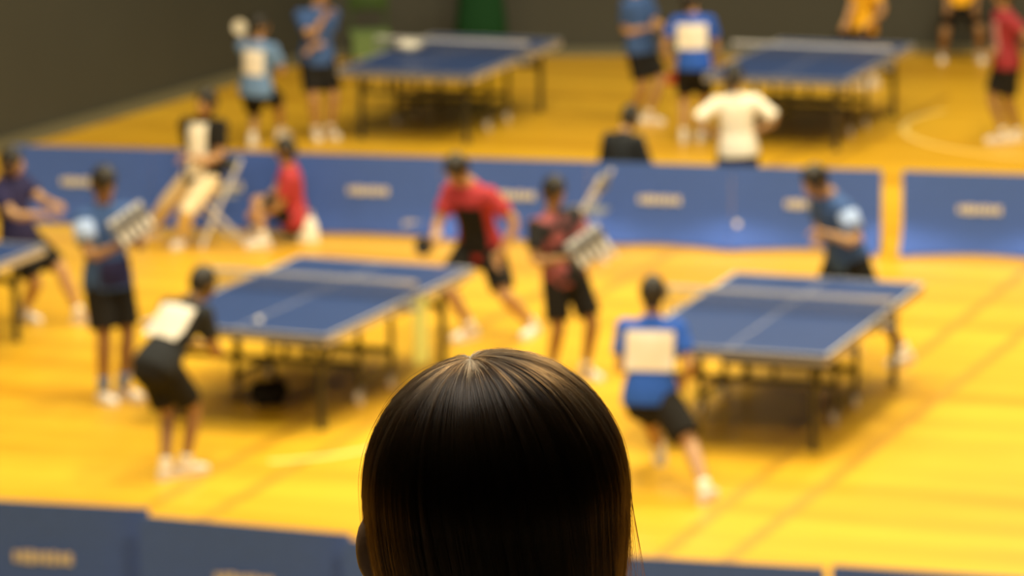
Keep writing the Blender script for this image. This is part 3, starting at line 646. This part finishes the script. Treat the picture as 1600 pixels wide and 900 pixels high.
obj('seat', MB().box((0, -.02, .46), (.46, .42, .04)), MT['lgreen'], t); obj('seat_skirt', MB().box((0, -.225, .33), (.42, .02, .27)), MT['lgreen'], t)
for sx in (-1, 1):
    for sy in (-1, 1): obj('leg', MB().tube([(sx * .2, sy * .18, .46), (sx * .22, sy * .2, 0)], .016, 8), MT['green'], t)
    obj('back_post', MB().tube([(sx * .2, .18, .46), (sx * .21, .21, .85)], .014, 8), MT['green'], t)
t = thing('covered_cart', 'tall dark green covered cart against the back wall', 'cart', (-0.33, 48.85, 0), 0)
obj('cover', MB().tube([(0, 0, .08), (0, 0, .5), (0, 0, 1.0), (0, 0, 1.25)], [(.32, .18), (.30, .17), (.24, .14), (.22, .11)], 20, ref=(1, 0, 0)), MT['dgreen'], t, True)
for sx in (-1, 1):
    for sy in (-1, 1): obj('wheel', MB().tube([(sx * .2 - .015, sy * .1, .04), (sx * .2 + .015, sy * .1, .04)], .04, 14, dome=False), MT['rubber'], t)
# crumpled towel on the back left table beside the net
tw = MB().ell((0, 0, .06), None, None, 26, 16, lambda p: np.array([p[0] * .15, p[1] * .11, p[2] * .06]) * (1 + .16 * math.sin(7 * p[0] + 4 * p[2]) * math.cos(6 * p[1] + 1)))
o = obj('towel', tw, MT['cream'], None, True); o.location = (-1.08, 44.60, TZ + .002); o['label'] = 'crumpled white towel on the back left table beside the net'; o['category'] = 'towel'

# ------------------------------------------------------------------ gallery, bench and the spectator
struct('floor_gallery', MB().box((0, 1.2, 5.08), (9, 5.2, 0.16)), MT['conc'])
SX, SY = -0.0127, 2.9
t = thing('bench', 'grey gallery bench below the spectator', 'bench', (SX, SY - .02, 5.16))
obj('seat', MB().box((0, 0, .465), (1.4, .36, .05)), MT['cardgrey'], t)
for sx in (-1, 1): obj('leg', MB().box((sx * .55, 0, .22), (.06, .3, .44)), MT['steel'], t)
SPEC = dict(h=1.60, yaw=0, pel=(SX, SY - .02, 5.76), neck=(SX + .004, SY - .01, 6.245), head=(SX, SY + .02, 6.5), fl=(SX - .11, SY + .40), fr=(SX + .11, SY + .40), fz=5.16,
            hl=(SX - .10, SY + .36, 5.78), hr=(SX + .12, SY + .36, 5.78))
sp_root, si = person('spectator seen from behind with sleek dark brown hair', SPEC, 'navy', 'black', trousers=True, sleeve=1.0, hair=False, voxel=0.0045, ear=((.0555, .0095), (.045, .008)))
sp_root['label'] = 'spectator in sharp focus from behind, sleek dark brown hair and left ear'
# hair: a dark under-cap and many fine strands falling from the crown
HC = np.array([SX, SY, 6.4236]); HA, HB_, HCZ = 0.0915, 0.104, 0.1095
pole = nz((-.19, .02, 1.0)); px_ = nz(np.cross((0, 1, 0), pole)); py_ = np.cross(pole, px_)
def hair_pos(th, ph, lift):
    """th: angle from the crown, ph: bearing (0 = back of the head, + = right); arrays"""
    u = (np.sin(th) * np.sin(ph))[..., None] * px_ - (np.sin(th) * np.cos(ph))[..., None] * py_ + np.cos(th)[..., None] * pole
    ux, uy, uz = u[..., 0], u[..., 1], u[..., 2]
    d = np.arcsin(np.clip(-uz, 0, 1)); hr_ = np.sqrt(np.maximum(1e-9, ux * ux + uy * uy)); low = uz < 0
    k = np.where(low, (1 - (0.12 + 0.22 * (ux < 0)) * d ** 2 - 0.10 * d ** 4) / np.maximum(hr_, .05), 1.0)
    # fuller shoulders of the hair than a plain ellipsoid
    full = np.where(low, 1.0, 1 + 0.035 * np.sin(np.clip(uz, 0, 1) * math.pi))
    nrm = np.stack([ux / HA, uy / HB_, np.where(low, 0, uz / HCZ)], -1); nrm /= np.linalg.norm(nrm, axis=-1, keepdims=True)
    p = np.stack([ux * HA * k * full, uy * HB_ * k * full, np.where(low, -d * HCZ * 1.02, uz * HCZ * (0.6 * full + 0.4))], -1)
    dx = p[..., 0] - HA * pole[0]
    p[..., 2] -= np.where(low, 0, 0.0016 * np.exp(-(dx / 0.0055) ** 2) * np.clip((uy + .35) * 2.2, 0, 1))
    return HC + p + nrm * lift[..., None]
nu, nv = 72, 36; TT, PP = np.meshgrid(np.linspace(0.02, 2.35, nv), np.linspace(-math.pi, math.pi, nu, endpoint=False), indexing='ij')
face = np.clip((np.abs(PP) - 2.0) / 0.25, 0, 1)         # the face side: hair stops at the hairline
TT = TT * (1 - face * 0.55)
V = hair_pos(TT, PP, np.full_like(TT, -0.0028)).reshape(-1, 3)
V2 = hair_pos(TT, PP, np.full_like(TT, -0.0075)).reshape(-1, 3)
F = []; n = nu * nv
for j in range(nv - 1):
    for i in range(nu):
        i2 = (i + 1) % nu; F += [(j * nu + i, (j + 1) * nu + i, (j + 1) * nu + i2, j * nu + i2), (n + j * nu + i, n + j * nu + i2, n + (j + 1) * nu + i2, n + (j + 1) * nu + i)]
F += [tuple(range(nu)), tuple(range(n, n + nu))[::-1]] + [((nv - 1) * nu + i, n + (nv - 1) * nu + i, n + (nv - 1) * nu + (i + 1) % nu, (nv - 1) * nu + (i + 1) % nu) for i in range(nu)]
OR = np.array(sp_root.location)
MT['hair_brown'] = mat('dark_brown_hair_cap', (0.006, 0.0035, 0.002), 0.6, noise=0.2, nscale=90, spec=0.1)
cap = obj('hair', MB().add(np.concatenate([V, V2]) - OR, F), MT['hair_brown'], sp_root, True)
hm = bpy.data.materials.new('dark_brown_hair_strand'); hm.use_nodes = True; nt = hm.node_tree; nt.nodes.remove(nt.nodes['Principled BSDF'])
hb = nt.nodes.new('ShaderNodeBsdfHairPrincipled'); hb.parametrization = 'COLOR'
hb.inputs['Color'].default_value = (0.020, 0.0105, 0.004, 1); hb.inputs['Roughness'].default_value = 0.2; hb.inputs['Radial Roughness'].default_value = 0.5
hb.inputs['Random Roughness'].default_value = 0.2
if 'Random Color' in hb.inputs: hb.inputs['Random Color'].default_value = 0.3
nt.links.new(hb.outputs[0], nt.nodes['Material Output'].inputs['Surface'])
NS, NP = 24000, 20
ph = rng.uniform(-math.pi, math.pi, NS); cl = np.round(ph * 60) / 60
ph = ph * 0.72 + cl * 0.28
th0 = np.abs(rng.normal(0, 0.55, NS)) + 0.01; th1 = rng.uniform(1.95, 2.35, NS)
fc = np.clip((np.abs(ph) - 2.0) / 0.25, 0, 1); th1 = th1 * (1 - 0.55 * fc); th0 = np.minimum(th0, th1 * 0.6)
t = np.linspace(0, 1, NP)[None, :]
th = th0[:, None] + (th1 - th0)[:, None] * t
gx = np.linspace(-math.pi, math.pi, 150); clump = np.interp(ph, gx, rng.normal(0, 0.00055, 150)) + np.interp(ph, np.linspace(-math.pi, math.pi, 420), rng.normal(0, 0.00035, 420))
lift = (0.0005 + rng.gamma(1.5, 0.0006, NS) + clump)[:, None] * (0.35 + 0.65 * np.clip(th / 0.7, 0, 1)) + 0.0006 * np.sin(t * 7 + ph[:, None] * 13)
wob = 0.018 * np.sin(t * 3.2 + ph[:, None] * 17) + 0.012 * np.sin(ph[:, None] * 57 + t * 5)
PHI = ph[:, None] + wob * t + rng.normal(0, 0.01, NS)[:, None] * t
fly = rng.random(NS) < 0.004; lift = lift + (fly * rng.uniform(0.001, 0.005, NS))[:, None] * t ** 2
pos = hair_pos(th, PHI, lift)
# stray hairs leaving the right side low down
ns = 46; ph2 = rng.uniform(1.15, 1.75, ns); th2 = rng.uniform(.9, 1.3, ns)[:, None] + (rng.uniform(2.0, 2.4, ns) - 1.0)[:, None] * t
pos2 = hair_pos(th2, ph2[:, None] + 0.05 * np.sin(t * 4 + ph2[:, None] * 9), (rng.uniform(.002, .017, ns)[:, None]) * np.clip((th2 - 1.45) / .8, 0, 1) ** 1.5 + .002)
allp = np.concatenate([pos, pos2]) - OR; tot = len(allp)
hc_ = bpy.data.hair_curves.new('hair_strand'); hc_.add_curves([NP] * tot)
hc_.attributes['position'].data.foreach_set('vector', allp.astype(np.float32).ravel())
ra = hc_.attributes.get('radius') or hc_.attributes.new('radius', 'FLOAT', 'POINT')
rad = np.tile(np.linspace(1, .6, NP), tot) * 0.00009; ra.data.foreach_set('value', rad.astype(np.float32))
hc_.materials.append(hm)
ho = bpy.data.objects.new('hair_strand', hc_); COL.objects.link(ho); ho.parent = cap; ho['kind'] = 'stuff'
tie = HC + np.array([.024, -.103, -.040]) - OR
tr = MB(); n = 22
tr.tube([tie + np.array([.013 * math.cos(a), -.004 + .006 * math.sin(a), .011 * math.sin(a)]) for a in np.linspace(0, 2 * math.pi * .97, n)], .0042, 8)
obj('hair_tie', tr, mat('brown_hair_tie', (0.16, 0.09, 0.04), 0.6, noise=0.2), sp_root, True)
obj('ponytail', MB().tube([tie + np.array(q) for q in ((0, .02, .0), (0, -.006, -.004), (0, -.03, -.02), (0, -.04, -.07), (0, -.036, -.13), (0, -.03, -.18))], [.012, .011, .018, .021, .016, .005], 14), MT['hair_brown'], sp_root, True)
